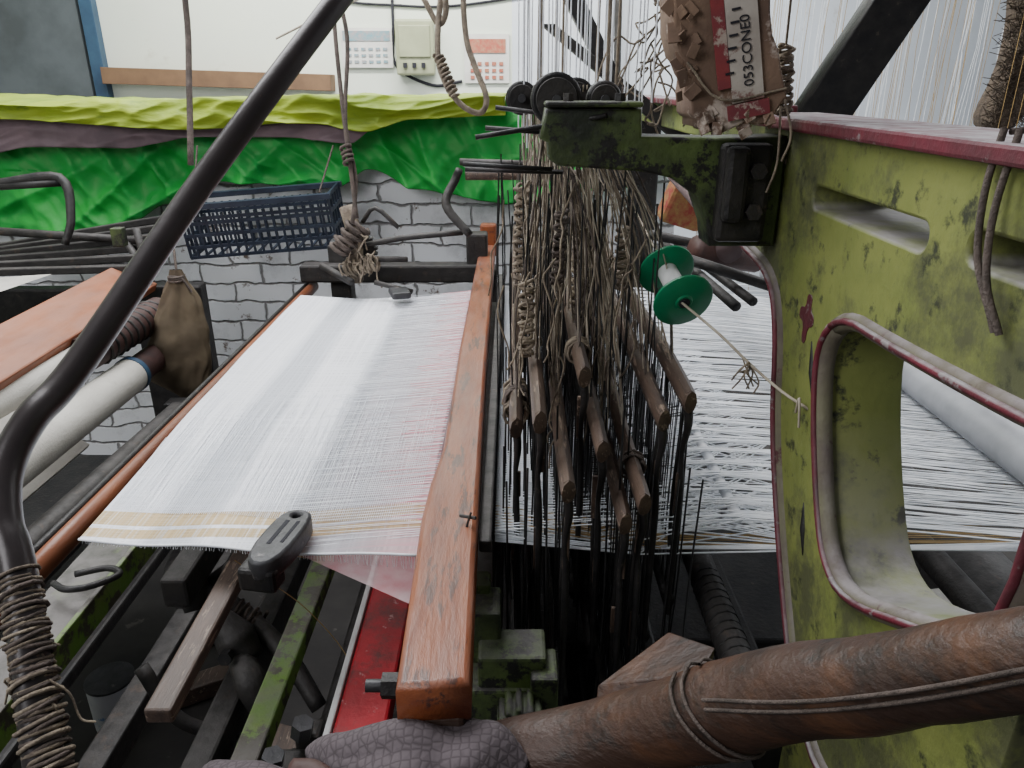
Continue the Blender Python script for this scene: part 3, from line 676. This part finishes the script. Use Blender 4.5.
for k in range(12):
    y=U(1.05,1.4); x=U(.80,.95); Lg.append([(x,y,2.1),(x+U(-.01,.01),y,1.4),(x+U(-.02,.02),y,.85)])
tubes('golden_heald_strands',Lg,.0006,m_gold,hy,3)
tube('grey_conduit',[(.55,4.42,2.3),(.58,4.42,1.5),(.58,4.42,.0)],.02,m_iron,None,8,2)

# ------------------------------------------------------------ bent pipe (near left) with rope lashing
bpipe=E('bent_steel_pipe')
pp=[(-.135,1.18,1.74),(-.195,1.08,1.637),(-.285,.97,1.505),(-.37,.867,1.378),(-.438,.700,1.238),(-.458,.640,1.205),(-.464,.600,1.173),(-.452,.565,1.14),(-.426,.53,1.103),(-.366,.419,.97),(-.33,.37,.90)]
tube('pipe',pp,.0150,m_pipe,bpipe,20,8)
coil('lashing',(-.430,.536,1.11),(-.395,.475,1.035),.0158,20,.0016,m_rope,bpipe,.10)
coil('lashing_2',(-.425,.528,1.10),(-.362,.42,.97),.0162,22,.0020,m_drope,bpipe,.12)
coil('lashing_3',(-.400,.482,1.045),(-.366,.428,.98),.0170,13,.0020,m_rope,bpipe,.14)
L=[]
for k in range(40):
    s=U(0,1); a=Vector((-.432,.54,1.115)).lerp(Vector((-.36,.42,.965)),s)+Vector((U(-.012,.02),-.013,0)); P=[a]
    for q in range(3): P.append(P[-1]+Vector((U(-.012,.014),U(-.01,.004),-U(.002,.02))))
    L.append(P)
tubes('frayed_ends',L,.0010,m_rope,bpipe,5,4)

# ------------------------------------------------------------ foreground wooden beam + pad + plank
fb=E('wooden_beam')
LP=[(.330,.222,1.312),(.271,.284,1.243),(.171,.398,1.100),(.08,.455,.999),(-.03,.482,.940),(-.215,.535,.825),(-.30,.56,.772)]
LR=[.0215,.0235,.032,.034,.032,.033,.034]
Q=smoothpath(LP,12); RR=interp(LR,len(Q))
V=[];F=[]
sweep(Q,RR,28,V,F)
for k,v in enumerate(V):
    nrm=noise.noise(v*22)*.0018+noise.noise(Vector((v.x*6,v.y*30,v.z*30)))*.0022
    i=min(k//28,len(Q)-1); V[k]=v+(v-Q[i]).normalized()*nrm
mesh('log',V,F,m_beam,fb,True)
def onlog(s,th,off=.0028):
    x=s*(len(Q)-1); i=min(int(x),len(Q)-2); f_=x-i
    p=Q[i].lerp(Q[i+1],f_); r=RR[i]+(RR[i+1]-RR[i])*f_+off
    a=(Q[i+1]-Q[i]).normalized(); e1=(Vector((0,0,1))-a*a.z).normalized(); e2=a.cross(e1)
    return p+e1*math.cos(th)*r+e2*math.sin(th)*r
ropes=[]
for off in (0,.012):
    ropes.append([onlog(.36+off+.012*math.sin(k*.5),2*math.pi*k/16) for k in range(17)])
for sgn in (0,1):
    ropes.append([onlog(.35-.27*k/16,( .9+sgn*.18)+.35*math.sin(k*.28)+.5*k/16) for k in range(17)])
    ropes.append([onlog(.35-.27*k/16,-( .9+sgn*.18)-.35*math.sin(k*.28)-.5*k/16) for k in range(17)])
tubes('rope_tie',ropes,.0014,m_drope,fb,6,2)
wp=E('wood_offcut')
mesh('slab',[(.074,.50,1.015),(.140,.53,1.048),(.168,.485,1.070),(.150,.46,1.065),(.072,.49,1.005),(.140,.53,1.035),(.168,.485,1.055),(.150,.46,1.05)],[(0,3,2,1),(4,5,6,7),(0,1,5,4),(1,2,6,5),(2,3,7,6),(3,0,4,7)],m_beam,wp,False,.002)
m_pad,t,b=nt('quilted_fabric')
co=objco(t); vo=N(t,'ShaderNodeTexVoronoi',Scale=130.,Randomness=.35); vo.feature='DISTANCE_TO_EDGE'; t.links.new(co,vo.inputs['Vector'])
t.links.new(mix(t,ramp(t,vo.outputs['Distance'],0,.14),(.06,.047,.052),(.105,.086,.094)),b.inputs['Base Color']); b.inputs['Roughness'].default_value=.95
bq=N(t,'ShaderNodeBump',Strength=.4,Distance=.003); t.links.new(vo.outputs['Distance'],bq.inputs['Height']); t.links.new(bq.outputs[0],b.inputs['Normal'])
pd=E('quilted_rag')
V=[];F=[];mm_=40
axp=smoothpath([(-.170,.475,.930),(-.13,.458,.955),(-.07,.447,.970),(-.03,.443,.972),(.000,.440,.962)],15)
for i,p in enumerate(axp):
    s=i/(len(axp)-1)
    rr=.023+.017*math.sin(s*3.0)+.004*math.sin(s*17)
    for j in range(mm_+1):
        th=-.9+(math.pi+1.8)*j/mm_
        w2=rr*(1+.16*noise.noise(Vector((s*5,th*1.8,1)))+.06*math.sin(th*6+s*9))
        V.append((p.x+.012*math.sin(th*2+s*4),p.y-math.cos(th)*w2,p.z+math.sin(th)*w2*.95))
for i in range(len(axp)-1):
    for j in range(mm_):
        a=i*(mm_+1)+j; F.append((a,a+1,a+mm_+2,a+mm_+1))
o=mesh('quilt',V,F,m_pad,pd,True); md=o.modifiers.new('s','SOLIDIFY'); md.thickness=.004
tube('fold',[(-.28,.50,.90),(-.23,.475,.915),(-.17,.455,.925)],[.018,.026,.02],m_pad,pd,16,5)
tube('strap',[(-.175,.43,1.0),(-.155,.425,1.003),(-.13,.41,.995),(-.10,.39,.965)],.0035,m_rust,pd,8,5,2.2)

# ------------------------------------------------------------ neighbouring loom on the left
nl=E('neighbour_loom')
box('orange_board',(-1.03,1.60,1.0),(.12,.85,.025),m_orange,nl,rotm(0,.45,.05),.004)
cyl('cloth_roll',(-.92,1.05,.85),(-.92,1.66,.85),.042,m_roll,nl,28)
cyl('blue_ring',(-.92,1.66,.85),(-.92,1.675,.85),.044,m_blue,nl,28)
cyl('roll_end',(-.92,1.675,.85),(-.92,1.95,.85),.034,m_rust,nl,24)
cyl('upper_roll',(-.99,1.10,.94),(-.96,1.55,.94),.028,m_roll,nl,24)
cyl('upper_roll_dark',(-.96,1.55,.94),(-.94,1.9,.94),.040,m_rust,nl,24)
coil('roll_rings',(-.955,1.6,.94),(-.942,1.86,.94),.040,9,.004,m_iron,nl,.02)
cyl('lower_shaft',(-.86,1.1,.74),(-.84,1.7,.74),.025,m_iron,nl,16)
boxes('side_frame',[((-.98,2.06,.75),(.20,.05,.45)),((-1.3,2.08,.9),(.6,.05,.12)),((-.85,1.72,.38),(.05,.05,.76)),((-.95,1.3,.6),(.04,1.4,.05)),((-1.1,1.3,.5),(.6,1.2,.03))],m_black,nl,.006)
boxes('slats',[((-1.35,1.98+.05*i,1.03+.010*i),(.60,.025,.02),rotm(0,-.03*i,.12)) for i in range(6)],m_iron,nl,.003)
mesh('white_warp_sheet',[(-1.25,1.55,1.04),(-1.22,1.93,1.035),(-1.7,1.85,1.02),(-1.7,1.45,1.02)],[(0,1,2,3)],m_roll,nl)
box('white_cloth_lower',(-1.08,1.3,.78),(.22,.5,.01),m_roll,nl,rotm(0,.6,0),0)
tubes('lever_arm',[([(-1.45,2.06,1.25),(-1.384,2.058,1.254),(-1.222,2.063,1.267),(-1.19,2.02,1.17),(-1.208,1.995,1.10)],[.010,.013,.013,.011,.010]),([(-1.40,2.05,1.245),(-1.22,2.06,1.255)],.010)],.014,m_black,nl,10,5)
tubes('small_rods',[([(-1.0,2.0,1.0),(-1.02,2.02,1.14)],.010),([(-1.1,2.1,1.1),(-1.02,2.05,.98)],.010),([(-1.5,2.1,1.12),(-1.05,2.1,1.09)],.012)],.01,m_iron,nl,8,4)
box('green_cap',(-1.06,2.0,1.12),(.03,.03,.05),m_dgreen,nl)
# soft cloth sack: gathered neck, wrinkled sides, slumped bottom
V=[];F=[];n=96;mz=54
for j in range(mz+1):
    s=j/mz; z=1.075-.33*s
    if s<.10: r=.012+.01*s/.10
    elif s<.42: q=(s-.10)/.32; r=.022+.040*q**.75
    elif s<.86: r=.062+.012*math.sin((s-.42)/.44*1.8)
    else: q=(s-.86)/.14; r=.070*math.cos(q*1.50)**.55+.002
    for i in range(n):
        a=2*math.pi*i/n
        fold=.16*math.sin(a*7+1.5*math.sin(s*4))*max(0,1-s*1.6)+.09*(1-abs(2*noise.noise(Vector((math.cos(a)*2.4,math.sin(a)*2.4,s*4)))))+.18*noise.noise(Vector((math.cos(a)*1.3,math.sin(a)*1.3,s*2.2+7)))+.05*math.sin(s*26+3*math.cos(a))*s
        q=1+fold
        V.append((-.835+1.05*r*q*math.cos(a)-.045*s+.010*math.sin(s*5),1.81+.42*r*q*math.sin(a),z-.018*s*math.cos(a)))
for j in range(mz):
    for i in range(n): F.append((j*n+i,j*n+(i+1)%n,(j+1)*n+(i+1)%n,(j+1)*n+i))
sk=E('brown_sack'); mesh('bag',V,F,m_sack,sk,True)
tubes('tie',[[(-.835,1.81,1.06),(-.845,1.84,1.11),(-.87,1.90,1.17)],[(-.85,1.80,1.06),(-.82,1.80,1.055),(-.80,1.80,1.02)]],.003,m_drope,sk,6,3)
coil('neck_tie',(-.836,1.81,1.045),(-.836,1.81,1.06),.019,3,.003,m_drope,sk,.1)

# ------------------------------------------------------------ hanging ropes
r1=E('hanging_rope')
tube('strand',[(-.71,1.80,2.0),(-.707,1.795,1.67),(-.70,1.73,1.5),(-.696,1.665,1.34)],.007,m_drope,r1,8,5)
r2=E('hanging_rope.001')
tubes('strand',[[(-.41,1.92,1.72),(-.407,1.881,1.617),(-.39,1.82,1.45),(-.375,1.78,1.33),(-.361,1.74,1.212)],[(-.41,1.92,1.72),(-.38,1.88,1.60),(-.385,1.81,1.42),(-.365,1.78,1.30),(-.372,1.74,1.20)]],.005,m_drope,r2,8,6)
tubes('cross_cord',[[(-.55,1.9,1.60),(-.41,1.9,1.66),(-.3,1.9,1.70)]],.0025,m_cord,r2,6,4)
coil('hitch',(-.376,1.775,1.33),(-.385,1.79,1.37),.011,4,.004,m_drope,r2)
r3=E('rope_loop')
tubes('strand',[[(-.10,1.46,1.75),(-.125,1.455,1.64),(-.13,1.42,1.55),(-.115,1.40,1.50),(-.085,1.385,1.465),(-.055,1.385,1.455),(-.045,1.39,1.48),(-.065,1.41,1.53),(-.08,1.43,1.575),(-.085,1.45,1.65),(-.08,1.46,1.75)],[(-.155,1.46,1.64),(-.13,1.45,1.60),(-.115,1.44,1.62),(-.12,1.45,1.67)]],.0052,m_rope,r3,8,6)
coil('binding',(-.13,1.42,1.55),(-.10,1.39,1.48),.008,10,.0025,m_rope,r3)
cn=E('paint_tin')
m_tin=M('tin_label',(.65,.66,.68),(.5,.5,.52),6,.5,0,0,spots=(.1,.2,.4),spot_scale=20,spot_lo=.58)
cyl('tin',(-1.0,1.43,.0),(-1.0,1.43,.13),.055,m_tin,cn,28); cyl('tin_rim',(-1.0,1.43,.13),(-1.0,1.43,.136),.057,m_metalgrey,cn,28)
fr_=E('floor_scrap')
boxes('pieces',[((-.75,1.55,.03),(.3,.06,.05),rotm(0,0,.5)),((-.55,1.3,.02),(.2,.15,.03),rotm(0,0,-.3)),((-.3,1.5,.03),(.05,.4,.05)),((-.1,1.3,.02),(.1,.1,.03))],m_slat,fr_,.004)

# ------------------------------------------------------------ lights
def area(name,loc,target,size,power,col,sy=None):
    l=bpy.data.lights.new(name,'AREA'); l.energy=power; l.color=col; l.shape='RECTANGLE'; l.size=size; l.size_y=sy or size
    o=bpy.data.objects.new(name,l); COL.objects.link(o); o.location=loc
    o.rotation_euler=(Vector(target)-Vector(loc)).to_track_quat('-Z','Y').to_euler(); return o
area('skylight_lamp',(-1.0,1.9,3.1),(-.6,1.6,0),1.4,104,(.97,.98,1.0),1.9)
area('brick_fill_light',(-1.8,-.5,2.5),(-1.0,2.4,.9),1.2,38,(.98,.98,1.0))  # added fill lamp behind the camera, brightens the brick; no doorway modelled
area('back_tube_light',(-.5,3.5,3.0),(-.5,4.4,1.4),2.8,112,(1,1,.95),.3)
area('right_area_light',(2.6,2.6,2.7),(.5,1.4,1.0),1.3,52,(.97,.98,1.0))  # soft area lamp at upper right, aimed at the warp; no window modelled
w=bpy.data.worlds.new('World'); SC.world=w; w.use_nodes=True
w.node_tree.nodes['Background'].inputs[0].default_value=(.93,.95,1,1); w.node_tree.nodes['Background'].inputs[1].default_value=.15

# ------------------------------------------------------------ camera
cam=bpy.data.cameras.new('camera'); cam.sensor_width=36; cam.lens=740/1024*36; cam.clip_start=.02
co_=bpy.data.objects.new('camera',cam); COL.objects.link(co_); co_.location=(0,0,1.5); co_.rotation_euler=(math.radians(68),0,0)
SC.camera=co_
